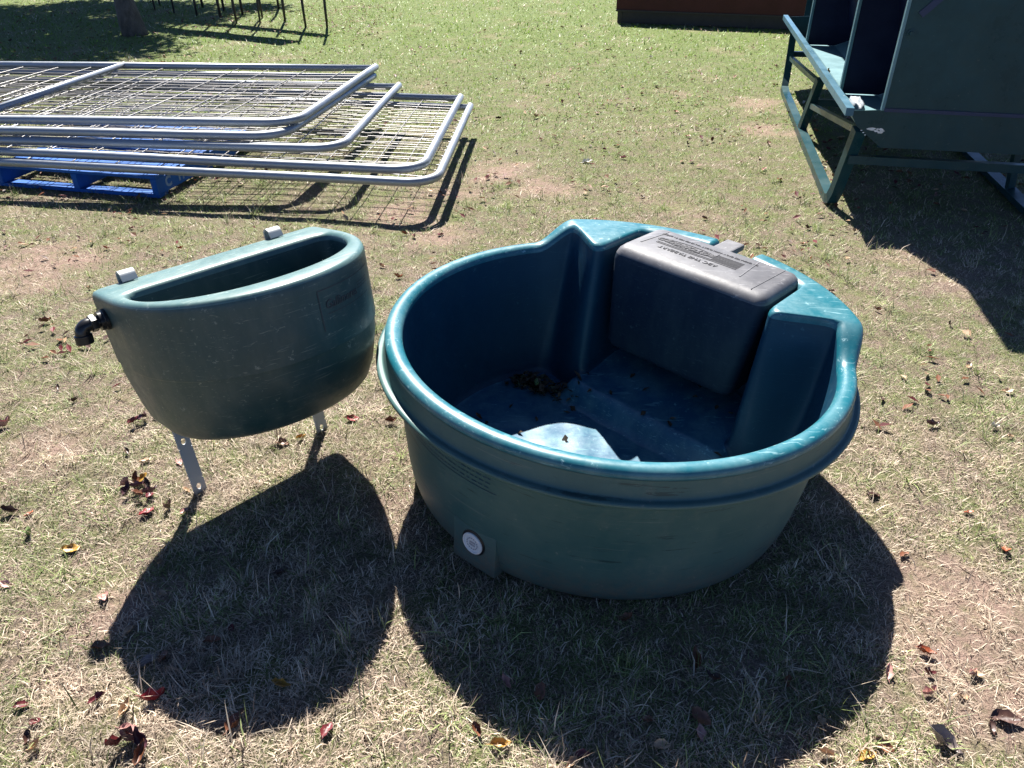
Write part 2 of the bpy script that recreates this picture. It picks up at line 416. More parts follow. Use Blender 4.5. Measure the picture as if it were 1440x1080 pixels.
ZT = ZT - .030 * sstep(-6.2, -4.8, sph) * sstep(8.2, 6.8, sph)
def ringz(r, z):
    z = np.broadcast_to(z, r.shape); return np.stack([r * np.cos(azs), r * np.sin(azs), z], 1)
def floor_h(x, y):
    s = x * SV[0] + y * SV[1]; t = x * TV[0] + y * TV[1]
    h = .028 + .075 * sstep(.165, .235, t) * sstep(.36, .30, np.abs(s)) + .05 * sstep(.24, .6, t) * sstep(.36, .30, np.abs(s))
    return h + .0015 * np.sin(s * 40) * np.sin(t * 33)
def make_tub():
    rings = []; rf = rin(.05)
    for fr in np.linspace(.02, .97, 34):
        x, y = rf * fr * np.cos(azs), rf * fr * np.sin(azs); rings.append(np.stack([x, y, floor_h(x, y)], 1))
    fh = floor_h(rf * .97 * np.cos(azs), rf * .97 * np.sin(azs)); rc = .0245
    rings.append(ringz(rf * .99, fh + .008)); rings.append(ringz(rf * .998, fh + .02))
    top = ZT - rc
    for u in np.linspace(.08, 1, 16):
        z = fh + .02 + (top - fh - .02) * u
        zz = .05 + (.55 - .05) * u; rings.append(ringz(rin(zz), z))
    ri = rin(.55); deck = sstep(63, 50, phi); Ro = .680 + .026 * deck
    for a in (22, 45, 68, 90):
        rings.append(ringz(ri + rc * (1 - math.cos(rad(a))), top + rc * math.sin(rad(a))))
    ro = .021
    for u in (.33, .66):
        rings.append(ringz((ri + rc) * (1 - u) + (Ro - ro) * u, ZT))
    for a in (90, 68, 45, 22, 0):
        rings.append(ringz(Ro - ro + ro * math.cos(rad(a)), ZT - ro + ro * math.sin(rad(a))))
    lip = [(.6785, .4985), (.6765, .4955), (.6770, .4915), (.679, .480), (.682, .466), (.6845, .454), (.6865, .4480), (.690, .4465), (.6975, .4470), (.7045, .4450), (.7065, .4390), (.7045, .4330), (.697, .4305), (.672, .4335), (.657, .429)]
    n_band = len(rings) - 1
    for k, (r, z) in enumerate(lip):
        rr = np.full(NA, r); 
        if k < 3: rr = rr + (.026 * deck if k < 2 else .02 * deck)
        rings.append(ringz(rr, np.full(NA, z)))
    n_out = len(rings) - 11
    for r, z in [(.652, .412), (.648, .38), (.640, .30), (.630, .20), (.622, .12), (.614, .07), (.604, .035), (.590, .014), (.570, .003), (.54, .0)]:
        rings.append(ringz(np.full(NA, r), np.full(NA, z)))
    rings.append(ringz(np.full(NA, .02), np.full(NA, .004)))
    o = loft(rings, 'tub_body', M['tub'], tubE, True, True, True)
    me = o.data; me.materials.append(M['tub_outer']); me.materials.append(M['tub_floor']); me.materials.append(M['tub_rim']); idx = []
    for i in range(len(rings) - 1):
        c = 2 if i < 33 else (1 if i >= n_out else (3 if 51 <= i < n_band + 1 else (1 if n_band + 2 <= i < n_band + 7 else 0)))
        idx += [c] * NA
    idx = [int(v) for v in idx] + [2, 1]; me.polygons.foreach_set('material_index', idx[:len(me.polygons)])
    return o
make_tub()
# grey float cover
def make_cover():
    zt = .612
    def rect(s0, s1, t0, t1, z, r=.03, n=6):
        P = []
        for (cs, ct, a0) in ((s1 - r, t1 - r, 0), (s0 + r, t1 - r, 90), (s0 + r, t0 + r, 180), (s1 - r, t0 + r, 270)):
            for k in range(n + 1):
                a = rad(a0 + 90 * k / n); P.append((cs + r * math.cos(a), ct + r * math.sin(a)))
        return np.array([[SV[0] * s + TV[0] * t, SV[1] * s + TV[1] * t, z] for s, t in P])
    R_ = []
    for z, s0, s1, t0, t1 in ((.228, -.238, .225, .352, .50), (.236, -.253, .240, .340, .54), (.253, -.260, .247, .335, .56), (.40, -.266, .268, .330, .58), (zt - .05, -.272, .290, .327, .595),
                              (zt - .030, -.270, .290, .331, .596), (zt - .014, -.262, .283, .341, .594), (zt - .004, -.252, .273, .354, .590), (zt, -.240, .260, .370, .583)):
        R_.append(rect(s0, s1, t0, t1, z, .035 if z < zt - .02 else .028))
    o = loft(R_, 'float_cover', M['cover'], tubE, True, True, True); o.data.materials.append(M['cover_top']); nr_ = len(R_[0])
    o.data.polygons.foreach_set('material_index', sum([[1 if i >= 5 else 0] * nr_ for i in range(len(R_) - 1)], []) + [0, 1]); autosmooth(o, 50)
    bm = bmesh.new(); B = basis((*SV, 0), (*TV, 0), (0, 0, 1))
    c = SV * -.004 + TV * .63; box_bm(bm, (c[0], c[1], zt - .014), (.068, .12, .022), B, .006)
    tab = put('hinge_tab', bm_mesh(bm), M['cover_top'], o, False)
    # moulded marking: read from behind the tub
    Bt = basis((*(-SV), 0), (*(-TV), 0), (0, 0, 1))
    def place(me, s, t, name='lettering', mat='ink', z=zt + .0012):
        p = SV * (s - .03) + TV * t; me.transform(Matrix.Translation((p[0], p[1], z)) @ Bt); return put(name, me, M[mat], o)
    place(text_mesh('ABC THE TABEART', .026, .0006), -.015, .435)
    place(text_mesh('KA OPERATES ONLY WITH FLOAT VALVE SEATED IN ORDER', .0135, .0006), .0, .545)
    place(text_mesh('ROTOMOULD', .034, .0008, .35, .0012), -.055, .500)
    bm = bmesh.new()
    def bar(s0, t0, s1, t1, w=.002):
        s0 -= .03; s1 -= .03; a = SV * s0 + TV * t0; b = SV * s1 + TV * t1; d = Vector((b[0] - a[0], b[1] - a[1], 0)); L = d.length; d.normalize()
        box_bm(bm, ((a[0] + b[0]) / 2, (a[1] + b[1]) / 2, zt + .0008), (L, w, .0016), basis(d, (-d.y, d.x, 0), (0, 0, 1)))
    bar(-.155, .470, .150, .470); bar(-.155, .461, .150, .461)
    for i in range(6): bar(.055, .478 + i * .008, .15, .478 + i * .008, .0028 if i < 3 else .0014)
    bar(.052, .474, .052, .53)
    for k in range(24):
        a, b = 2 * math.pi * k / 24, 2 * math.pi * (k + 1) / 24
        bar(-.05 + .1 * math.cos(a), .5 + .021 * math.sin(a), -.05 + .1 * math.cos(b), .5 + .021 * math.sin(b))
    put('moulded_rules', bm_mesh(bm), M['ink'], o)
    for args in ((-.19, .42, -.175, .57, .004), (.185, .42, .172, .57, .004), (.255, .365, .262, .58, .002)):
        bm = bmesh.new(); bar(*args); put('panel_edge', bm_mesh(bm), M['cover_top'], o)
make_cover()
# drain boss, plug and moulded panel on the outer wall
def wallpt(az, z, off=0.):
    r = np.interp(z, [.0, .014, .035, .07, .12, .2, .3, .38, .42], [.57, .59, .604, .614, .622, .63, .64, .648, .652]) + off
    return Vector((r * math.cos(az), r * math.sin(az), z))
def make_plug():
    A0 = rad(231.0); zc = .103; tx = Vector((-math.sin(A0), math.cos(A0), 0)); nn = Vector((math.cos(A0), math.sin(A0), 0)); B = basis(tx, nn, (0, 0, 1))
    bm = bmesh.new(); c = wallpt(A0, zc, -.0245)
    box_bm(bm, (c.x, c.y, .085), (.155, .06, .150), B, .012)
    boss = autosmooth(put('drain_boss', bm_mesh(bm), M['tub_outer'], tubE), 40)
    c = wallpt(A0, zc, .0055)
    def lathe(prof, name, mat, par, c=c):
        ax = nn; up = Vector((0, 0, 1)); R_ = []
        for r, h in prof:
            R_.append(np.array([list(c + ax * h + tx * (r * math.cos(a)) + up * (r * math.sin(a))) for a in np.linspace(0, 2 * np.pi, 32, endpoint=False)]))
        return autosmooth(loft(R_, name, M[mat], par, True, True, True), 40)
    lathe([(.040, -.008), (.040, .002), (.036, .004), (.004, .004)], 'gasket', 'black', boss)
    cap = lathe([(.034, .003), (.034, .007), (.032, .009), (.0285, .009), (.0275, .0065), (.003, .0065)], 'drain_plug', 'cap', boss)
    bm = bmesh.new()
    for k in range(15):
        a = k * 2 * math.pi / 15; p = c + nn * .007 + tx * (.018 * math.cos(a)) + Vector((0, 0, .018 * math.sin(a)))
        t_ = tx * -math.sin(a) + Vector((0, 0, math.cos(a))); q_ = tx * math.cos(a) + Vector((0, 0, math.sin(a)))
        box_bm(bm, p, (.0042, .0032, .0014), basis(t_, q_, nn))
    for i in range(-3, 4):
        for j in range(2):
            p = c + nn * .007 + tx * (i * .003 + j * .001) + Vector((0, 0, (j - .5) * .009)); box_bm(bm, p, (.0016, .006, .0012), basis(tx, Vector((0, 0, 1)), nn))
    put('cap_relief', bm_mesh(bm), M['print'], cap)
    # faint moulded panel: frame and worn rows
    bm = bmesh.new(); rr = random.Random(3)
    def strip(a0, a1, z, h=.0025, off=.0012):
        n = max(2, int((a1 - a0) / rad(1.2)))
        for i in range(n):
            p = wallpt(a0 + (a1 - a0) * i / n, z, off); q = wallpt(a0 + (a1 - a0) * (i + 1) / n, z, off)
            v = [bm.verts.new(p + Vector((0, 0, -h))), bm.verts.new(q + Vector((0, 0, -h))), bm.verts.new(q + Vector((0, 0, h))), bm.verts.new(p + Vector((0, 0, h)))]; bm.faces.new(v)
    a0, a1 = rad(207), rad(238)
    for k, z in enumerate((.402, .386, .370, .354, .338)):
        a = a0 + rad(1)
        while a < a1 - rad(2):
            w = rad(rr.uniform(.4, 1.5)); strip(a, a + w, z, .0036 if k < 2 else .0018); a += w + rad(rr.uniform(.25, .7))
    strip(a0, a1, .415, .0012); strip(a0, a1, .325, .0012)
    put('moulded_panel', bm_mesh(bm), M['tub'], tubE)
make_plug()

# ------------------------------------------------------------------ half-round trough hung on two flat brackets
te = np.array([.712, .702, 0.]); tv = np.array([-.127, .129, .983]); tw = np.array([.690, -.701, .181]); TO = np.array([-.901, 2.138, .695])
TM = Matrix.Translation(Vector(TO)) @ basis(te, tw, tv)             # local x along the back, y forward, z up
trE = empty('half_round_trough', (0, 0, 0), 'dull teal half-round plastic drinking trough with black side elbow standing on two steel brackets', 'water trough')
bpy.context.view_layer.update()
trE.matrix_world = TM
def dcurve(a, d0, d1, b, ex=.945, v=0., rc=.02):
    P = []
    for u in np.linspace(-a + rc, a - rc, 22): P.append((u, d0))
    for an in (-60, -30, 0): P.append((a - rc + rc * math.cos(rad(an)), d0 + rc + rc * math.sin(rad(an))))
    for w_ in np.linspace(d0 + rc * 1.4, d1, 6): P.append((a, w_))
    for t in np.linspace(0, np.pi, 73)[1:-1]:
        c, s = math.cos(t), math.sin(t); P.append((a * math.copysign(abs(c) ** ex, c), d1 + b * abs(s) ** ex))
    for w_ in np.linspace(d1, d0 + rc * 1.4, 6): P.append((-a, w_))
    for an in (180, 210, 240): P.append((-a + rc + rc * math.cos(rad(an)), d0 + rc + rc * math.sin(rad(an))))
    return np.array([(p[0], p[1], v) for p in P])
def make_trough():
    A, D, B_ = .353, .145, .405; R_ = []
    R_.append(dcurve(A * .03, .12, .125, .03, .945, -.432, .004))
    for v, sa, sb, d0 in ((-.432, .76, .60, .012), (-.429, .82, .67, .004), (-.418, .865, .73, .0), (-.40, .89, .78, 0), (-.35, .925, .86, 0), (-.25, .970, .955, 0), (-.214, .974, .966, 0), (-.210, .977, .970, 0), (-.2085, .984, .981, 0), (-.203, .986, .984, 0),
                          (-.12, .992, .990, 0), (-.04, .998, .998, 0), (-.022, 1, 1, 0), (-.012, .995, .997, .002), (-.004, .984, .990, .006), (.0, .965, .978, .014)):
        R_.append(dcurve(A * sa, d0, D * (.6 + .4 * sb), B_ * sb + D * .4 * (1 - sb) * 0, .945, v, .022))
    for v, ins in ((0, .012), (-.003, .004), (-.010, -.001), (-.022, -.003)):
        R_.append(dcurve(.312 - .0 + ins, .140 - ins, .205, .248 + ins, .97, v, .035))
    for v, k in ((-.1, .985), (-.25, .93), (-.36, .86), (-.40, .80)):
        R_.append(dcurve(.312 * k, .150, .205, .248 * k, .97, v, .035))
    R_.append(dcurve(.01, .24, .245, .01, .97, -.402, .001))
    o = loft(R_, 'trough_body', M['trough'], None, True, True, True)
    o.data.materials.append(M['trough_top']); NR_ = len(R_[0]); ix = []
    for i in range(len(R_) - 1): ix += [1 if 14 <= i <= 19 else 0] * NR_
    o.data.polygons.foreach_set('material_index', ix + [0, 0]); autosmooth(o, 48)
    o.parent = trE
    # moulded name panel on the right of the front: frame line, words, worn rows
    def surf(t, v, off=0.0):
        c, s = math.cos(t), math.sin(t); k = np.interp(v, [-.203, -.04], [.985, .998])
        p = Vector((A * k * math.copysign(abs(c) ** .945, c), D * (.6 + .4 * k) + B_ * k * abs(s) ** .945, v)); n = Vector((c / A, s / B_, 0)).normalized(); return p + n * off
    bm = bmesh.new()
    def seg(t0, v0, t1, v1, h=.0012, off=.0012):
        n = 10
        for i in range(n):
            p, q = surf(t0 + (t1 - t0) * i / n, v0 + (v1 - v0) * i / n, off), surf(t0 + (t1 - t0) * (i + 1) / n, v0 + (v1 - v0) * (i + 1) / n, off)
            d = (q - p).normalized(); nn = Vector((math.cos((t0 + t1) / 2), math.sin((t0 + t1) / 2), 0)); w = d.cross(nn).normalized() * h
            bm.faces.new([bm.verts.new(p - w), bm.verts.new(q - w), bm.verts.new(q + w), bm.verts.new(p + w)])
    tl, tr_ = 1.50, .80
    seg(tl, -.045, tr_, -.045); seg(tl, -.155, tl, -.045)
    seg(tl - .42, -.070, tr_ + .08, -.070, .0008); seg(tl - .42, -.078, tr_ + .08, -.078, .0008); seg(tl - .42, -.086, tr_ + .08, -.086, .0008); seg(tl - .05, -.112, tr_ + .1, -.112, .0008)
    put('panel_frame', bm_mesh(bm), M['ink'], None).parent = o
    me = text_mesh('Gallimores', .034, .0004, .2)
    for vtx in me.vertices:
        x, y, zz = vtx.co; t = 1.28 - x / .42; vtx.co = surf(t, -.088 + y, .0012 + zz)
    put('lettering', me, M['ink'], None).parent = o
    # brackets
    for u in (-.248, .205):
        bm = bmesh.new(); W, T = .021, .006
        zb = -TO[2] / tv[2] - .006
        def plate(z0, z1, hole=None, y=-.006):
            n = 24
            if hole is None:
                box_bm(bm, (u, y, (z0 + z1) / 2), (2 * W, T, z1 - z0)); return
            rw, rh, zc = hole; out = []; inn_ = []
            for k in range(n):
                a = 2 * math.pi * k / n; c, s = math.cos(a), math.sin(a)
                hx, hz = W, (z1 - z0) / 2; q = min(hx / max(abs(c), 1e-6), hz / max(abs(s), 1e-6))
                out.append((c * q, s * q)); inn_.append((rw * c, rh * s))
            vs = []
            for side in (-T / 2, T / 2):
                vs.append([bm.verts.new((u + a_, y + side, zc + b_)) for a_, b_ in out]); vs.append([bm.verts.new((u + a_, y + side, zc + b_)) for a_, b_ in inn_])
            for k in range(n):
                j = (k + 1) % n
                bm.faces.new((vs[0][k], vs[0][j], vs[1][j], vs[1][k])); bm.faces.new((vs[2][k], vs[3][k], vs[3][j], vs[2][j]))
                bm.faces.new((vs[1][k], vs[1][j], vs[3][j], vs[3][k])); bm.faces.new((vs[0][k], vs[2][k], vs[2][j], vs[0][j]))
        plate(zb, zb + .055, (.0075, .011, zb + .0275)); plate(zb + .055, zb + .165); plate(zb + .165, zb + .215, (.0075, .011, zb + .19)); plate(zb + .215, .012)
        # hook curling over the top of the tank's back
        P = [(-.006, .012)]
        for a in np.linspace(180, 20, 15): P.append((.012 + .018 * math.cos(rad(a)), .012 + .016 * math.sin(rad(a))))
        P.append((.036, .003)); L = []
        for i, (y, z) in enumerate(P):
            q = P[min(i + 1, len(P) - 1)]; p_ = P[max(i - 1, 0)]; d = Vector((0, q[0] - p_[0], q[1] - p_[1])).normalized(); nrm = Vector((0, -d.z, d.y)) * (T / 2)
            L.append([bm.verts.new(Vector((u + sx * W, y, z)) + nrm * sn) for sx, sn in ((-1, 1), (1, 1), (1, -1), (-1, -1))])
        for a_, b_ in zip(L, L[1:]):
            for j in range(4): bm.faces.new((a_[j], a_[(j + 1) % 4], b_[(j + 1) % 4], b_[j]))
        bm.faces.new(L[-1]); bm.faces.new(L[0][::-1])
        bo = autosmooth(put('bracket', bm_mesh(bm), M['bracket'], None), 40); bo.parent = trE
    # black elbow fitting on the left side
    c0 = Vector((-.353, .088, -.066)); down = Vector((-.05, -.06, -.99)).normalized()
    elb = None
    def ringset(spec, name, n=24, hexa=False, par=None):
        R_ = []
        for c, d, r in spec:
            d = Vector(d).normalized(); s = d.cross(Vector((0, 1, 0))).normalized(); q = s.cross(d)
            nn_ = 6 if hexa else n
            R_.append(np.array([list(Vector(c) + (s * math.cos(a) + q * math.sin(a)) * r) for a in np.linspace(0, 2 * np.pi, nn_, endpoint=False)]))
        o_ = autosmooth(loft(R_, name, M['black'], None, True, True, True), 40); o_.parent = par; return o_
    X = Vector((-1, 0, 0))
    body = []
    body += [(c0 + X * -.01, X, .017), (c0 + X * .035, X, .017)]
    ctr = c0 + X * .048
    for a in np.linspace(0, 90, 7):
        d = (X * math.cos(rad(a)) + down * math.sin(rad(a))); p = ctr + down * .018 + X * (.018 * math.sin(rad(a))) - down * (.018 * math.cos(rad(a)))
        body.append((p, d, .0185))
    body += [(body[-1][0] + down * .022, down, .0185)]
    elb = ringset(body, 'pipe_elbow', par=trE)
    ringset([(c0 + X * .0, X, .030), (c0 + X * .008, X, .030), (c0 + X * .010, X, .027), (c0 + X * .02, X, .027)], 'flange_nut', par=elb, n=10)
    ringset([(c0 + X * .026, X, .022), (c0 + X * .028, X, .0235), (c0 + X * .041, X, .0235), (c0 + X * .043, X, .021)], 'hex_nut', hexa=True, par=elb)
    e0 = body[-1][0] - down * .02
    ringset([(e0, down, .020), (e0 + down * .002, down, .0225), (e0 + down * .024, down, .0225), (e0 + down * .026, down, .017)], 'end_collar', par=elb, n=16)
make_trough()

# ------------------------------------------------------------------ gates stacked on the blue pallet
def rounded_rect(P00, U, L, V, Wd, r, n=7):
    """closed path in plane (U, V) from P00"""
    out = []
    for (a, b, a0) in ((L - r, r, -90), (L - r, Wd - r, 0), (r, Wd - r, 90), (r, r, 180)):
        for k in range(n + 1):
            an = rad(a0 + 90 * k / n); out.append(P00 + U * (a + r * math.cos(an)) + V * (b + r * math.sin(an)))
    return out
def closed_tube(path, r, n=12):
    bm = bmesh.new(); rings = []; N = len(path)
    for i in range(N):
        t = (path[(i + 1) % N] - path[i - 1]).normalized(); up = Vector((0, 0, 1)); s = t.cross(up).normalized(); u = s.cross(t)
        rings.append([bm.verts.new(path[i] + (s * math.cos(2 * math.pi * j / n) + u * math.sin(2 * math.pi * j / n)) * r) for j in range(n)])
    for i in range(N):
        a, b = rings[i], rings[(i + 1) % N]
        for j in range(n): bm.faces.new((a[j], a[(j + 1) % n], b[(j + 1) % n], b[j]))
    return bm_mesh(bm)
gate_spec = [((-1.343, 4.841), (-1.117, 6.645), .420, 'topmost galvanised mesh gate of the stack with a cross tube at the left', True, 3),
             ((-1.403, 4.735), (-1.126, 6.562), .367, 'second galvanised mesh gate lying directly under the topmost gate', True, 4),
             ((-1.035, 4.653), (-.910, 6.456), .314, 'middle galvanised mesh gate of the stack, ending left of the two longest', False, 5),
             ((-.525, 4.391), (-.407, 6.281), .262, 'second lowest mesh gate, its rounded end just inside the lowest gate', False, 6),
             ((-.440, 4.319), (-.328, 6.213), .209, 'lowest mesh gate resting on the blue pallet and reaching farthest right', False, 8)]
for gi, (a, b, z, lab, brace, sd_) in enumerate(gate_spec):
    NR = Vector((*a, 0)); V = Vector((b[0] - a[0], b[1] - a[1], 0)); Wd = V.length; V.normalize()
    U = [Vector((-.9988, .049, 0)), Vector((-.997, .075, 0)), Vector((-.996, .088, 0)), Vector((-.989, .149, 0)), Vector((-.988, .154, 0))][gi]
    Lg = 4.3; g = empty('mesh_gate', (a[0], a[1], z), lab, 'gate', 'galvanised mesh gates stacked on the pallet')
    Z0 = Vector((0, 0, 0)); r = .026; rr = random.Random(sd_)
    path = [U * Lg + V * Wd, U * Lg, ] ; 
    for k in range(9):
        an = rad(-90 - 90 * k / 8); path.append(U * (.19 + .19 * math.cos(an)) + V * (.19 + .19 * math.sin(an)))
    path.append(V * (Wd + .03))
    # a light sag along the long tubes
    path2 = []
    for i, p in enumerate(path[:-1]):
        q = path[i + 1]; path2.append(p); d = (q - p).length
        if d > .5:
            k = int(d / .3)
            for j in range(1, k): path2.append(p.lerp(q, j / k) + Vector((0, 0, .0012 * math.sin(j * 1.1 + sd_))))
    path2.append(path[-1]); bm = bmesh.new(); tube_bm(bm, path2, r, 14)
    tube_bm(bm, [U * Lg + V * (Wd - .03), U * (Lg / 2) + V * (Wd - .03) + Vector((0, 0, .004)), U * .012 + V * (Wd - .03)], r * .96, 14)
    fr_ = put('frame', bm_mesh(bm), M['galv'], g, True)
    if brace:
        c = 2.05 if gi == 0 else 2.15
        tube('brace', [Z0 + U * c + V * .02 + Vector((0, 0, .012)), Z0 + U * (c + .02) + V * (Wd - .02) + Vector((0, 0, .012))], .0195, M['galv'], g)
    bm = bmesh.new(); nl = 17
    for i in range(nl):
        b_ = .07 + (Wd - .14) * i / (nl - 1); off = .09 if i in (0, nl - 1) else .02
        pts = [U * (off + (Lg - 2 * off) * j / 9) + V * (b_ + rr.uniform(-.006, .006)) + Vector((0, 0, -.014 + rr.uniform(-.007, .005))) for j in range(10)]
        tube_bm(bm, pts, .0029, 5, False)
    x = .22 + rr.uniform(0, .1)
    while x < Lg - .15:
        sk = rr.uniform(-.01, .01)
        tube_bm(bm, [U * (x + sk * j) + V * (.012 + (Wd - .024) * j / 5) + Vector((0, 0, -.008 + rr.uniform(-.004, .004))) for j in range(6)], .0034, 5, False); x += .30
    put('mesh_infill', bm_mesh(bm), M['wire'], g, True)
    g['stack'] = gi
def make_pallet():
    P0 = np.array([-2.2, 4.663]); u = np.array([-.977, .214]); v = np.array([.115, .993]); v = v / np.linalg.norm(v)
    u = np.array([-.9775, .211]); v = np.array([.211, .9775]); 
    p = empty('pallet', (P0[0], P0[1], 0), 'blue painted timber pallet under the right part of the gate stack', 'pallet')
    B = basis((*u, 0), (*v, 0), (0, 0, 1)); L, W = 1.165, 1.165
    def bx(name, c, s, bev=.003):
        bm = bmesh.new(); q = u * c[0] + v * c[1]; box_bm(bm, (q[0], q[1], c[2]), s, B, bev); return put(name, bm_mesh(bm), M['pallet'], p)
    side = None
    for i, x in enumerate((.02, L / 2, L - .02)):
        s = bx('stringer', (x, W / 2, .073), (.04, W, .098))
        if i == 0: side = s
    for k in range(7): bx('deck_board', (L / 2, .05 + (W - .1) * k / 6, .132), (L, .095, .019))
    for y in (.05, W / 2, W - .05): bx('bottom_board', (L / 2, y, .0135), (L, .095, .020))
    for mch, s_ in (('C', .12), ('H', .26)):
        me = text_mesh(mch, .088, .0005, 0, .004); fr = Matrix.Translation((*( -u * .0012 * 1 + v * s_), .075)) @ basis((*v, 0), (0, 0, 1), (*(-u), 0))
        me.transform(fr); put('lettering', me, M['faded'], side)
make_pallet()

# ------------------------------------------------------------------ green steel feeder on skids (right)
FO = np.array([1.86, 4.37]); FB = basis((.205, .979, 0), (.979, -.205, 0), (0, 0, 1))   # x: along (d), y: across (q)
fe = empty('stock_feeder', (FO[0], FO[1], 0), 'large dark green steel stock feeder on tubular skids with an open side tray', 'feeder')
fe.matrix_world = Matrix.Translation((FO[0], FO[1], 0)) @ FB
LEN = 3.95; WID = 1.215
def fpoly(name, pts, th, mat, axis='d', par=None, x=0.):
    """flat plate from a (q,z) outline, thickness along d"""
    bm = bmesh.new(); a = [bm.verts.new((x, q, z)) for q, z in pts]; b = [bm.verts.new((x + th, q, z)) for q, z in pts]
    bm.faces.new(a); bm.faces.new(b[::-1])
    for i in range(len(a)): bm.faces.new((a[i], b[i], b[(i + 1) % len(a)], a[(i + 1) % len(a)]))
    return put(name, bm_mesh(bm), mat, par or fe)
def fbox(name, lo, hi, mat, par=None, bev=0.002, rot=None):
    bm = bmesh.new(); c = [(a + b) / 2 for a, b in zip(lo, hi)]; box_bm(bm, c, [b - a for a, b in zip(lo, hi)], rot, bev); return put(name, bm_mesh(bm), mat, par or fe)
tray_out = [(.0, .600), (.055, .520), (.205, .412), (WID - .205, .412), (WID - .055, .520), (WID, .600), (WID - .16, .612), (.16, .612)]
# the tray: end plates, sloping floor sheet and front bars
ep = fpoly('tray_end_plate', tray_out, .004, M['feeder'], x=.0)
fpoly('tray_end_plate', tray_out, .004, M['feeder'], x=LEN)
def sheet(name, prof, x0, x1, th, mat, par=None):
    bm = bmesh.new(); up_, dn = [], []
    for q, z in prof:
        up_.append((bm.verts.new((x0, q, z)), bm.verts.new((x1, q, z)))); dn.append((bm.verts.new((x0, q, z - th)), bm.verts.new((x1, q, z - th))))
    for i in range(len(prof) - 1):
        bm.faces.new((up_[i][0], up_[i][1], up_[i + 1][1], up_[i + 1][0])); bm.faces.new((dn[i][0], dn[i + 1][0], dn[i + 1][1], dn[i][1]))
    for k in (0, -1): bm.faces.new((up_[k][0], dn[k][0], dn[k][1], up_[k][1]))
    return put(name, bm_mesh(bm), mat, par or fe)
sheet('tray_floor', [(.012, .590), (.062, .520), (.21, .430), (.42, .430), (.6, .50), (WID - .42, .430), (WID - .21, .430), (WID - .062, .520), (WID - .012, .590)], .005, LEN - .001, .004, M['feeder_floor'])
for q in (.0, WID): tube('tray_rail', [(-.012, q, .597), (LEN + .012, q, .597)], .021, M['feeder_rail'], fe, sq=True)
# hopper: cross panels, roof and far side
HL, HR = .170, WID - .165
pan_out = [(HL, .614), (HR, .614), (HR, 1.25), (HR + .15, 1.93), (WID / 2, 2.02), (HL - .17, 1.93), (HL, 1.25)]
ph_ = fpoly('hopper_end_panel', pan_out, .004, M['feeder'], x=-.0005)
tube('edge_flange', [(.002, HL - .004, .61), (.002, HL - .004, 1.25)], .008, M['feeder_floor'], ph_, sq=True)
pan_in = [(HL + .01, .436), (.42, .436), (.6, .505), (WID - .42, .436), (HR, .436), (HR, 1.25), (HR + .15, 1.93), (WID / 2, 2.02), (HL - .17, 1.93), (HL, 1.25)]
for x in (1.30, 3.42):
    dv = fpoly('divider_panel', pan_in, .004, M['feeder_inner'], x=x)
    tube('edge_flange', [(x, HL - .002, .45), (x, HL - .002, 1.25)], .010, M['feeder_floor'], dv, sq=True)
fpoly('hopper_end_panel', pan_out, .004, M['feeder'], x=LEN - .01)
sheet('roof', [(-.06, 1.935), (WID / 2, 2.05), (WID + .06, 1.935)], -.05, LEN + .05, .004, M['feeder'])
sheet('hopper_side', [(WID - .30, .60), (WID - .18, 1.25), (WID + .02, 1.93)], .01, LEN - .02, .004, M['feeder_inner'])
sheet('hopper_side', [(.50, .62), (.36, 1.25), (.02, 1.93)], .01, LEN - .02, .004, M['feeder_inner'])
# seam seal, bolt, stay and bare chips on the near end
def edge_strip(name, q0, z0, q1, z1, h, mat, par, x=-.004):
    d = Vector((0, q1 - q0, z1 - z0)); L = d.length; d.normalize(); bm = bmesh.new()
    box_bm(bm, (x, (q0 + q1) / 2, (z0 + z1) / 2), (.006, L, h), basis((1, 0, 0), d, Vector((1, 0, 0)).cross(d))); return put(name, bm_mesh(bm), mat, par)
edge_strip('seam_seal', .175, .614, WID - .16, .614, .019, M['bluepaint'], ph_, -.005)
edge_strip('stay_slot', .235, 1.085, .36, 1.22, .034, M['bluepaint'], ph_, -.004)
bm = bmesh.new(); tube_bm(bm, [(-.001, .212, .998), (-.006, .212, .998)], .022, 18); tube_bm(bm, [(-.006, .212, .998), (-.018, .212, .998)], .012, 6)
put('bolt', bm_mesh(bm), M['feeder'], ph_)
bm = bmesh.new(); rr = random.Random(4)
for i in range(16):
    q = .120 + rr.random() * .075; z = .500 + rr.uniform(-.010, .012); n = rr.randint(5, 7); s = rr.uniform(.006, .014)
    if i < 3: q = .085 + i * .012; z = .50 - i * .012; s = .005
    vs = [bm.verts.new((-.0012, q + s * 1.4 * math.cos(k * 6.283 / n) * rr.uniform(.6, 1.2), z + s * .55 * math.sin(k * 6.283 / n) * rr.uniform(.6, 1.2))) for k in range(n)]; bm.faces.new(vs)
put('paint_chips', bm_mesh(bm), M['chip'], ep)
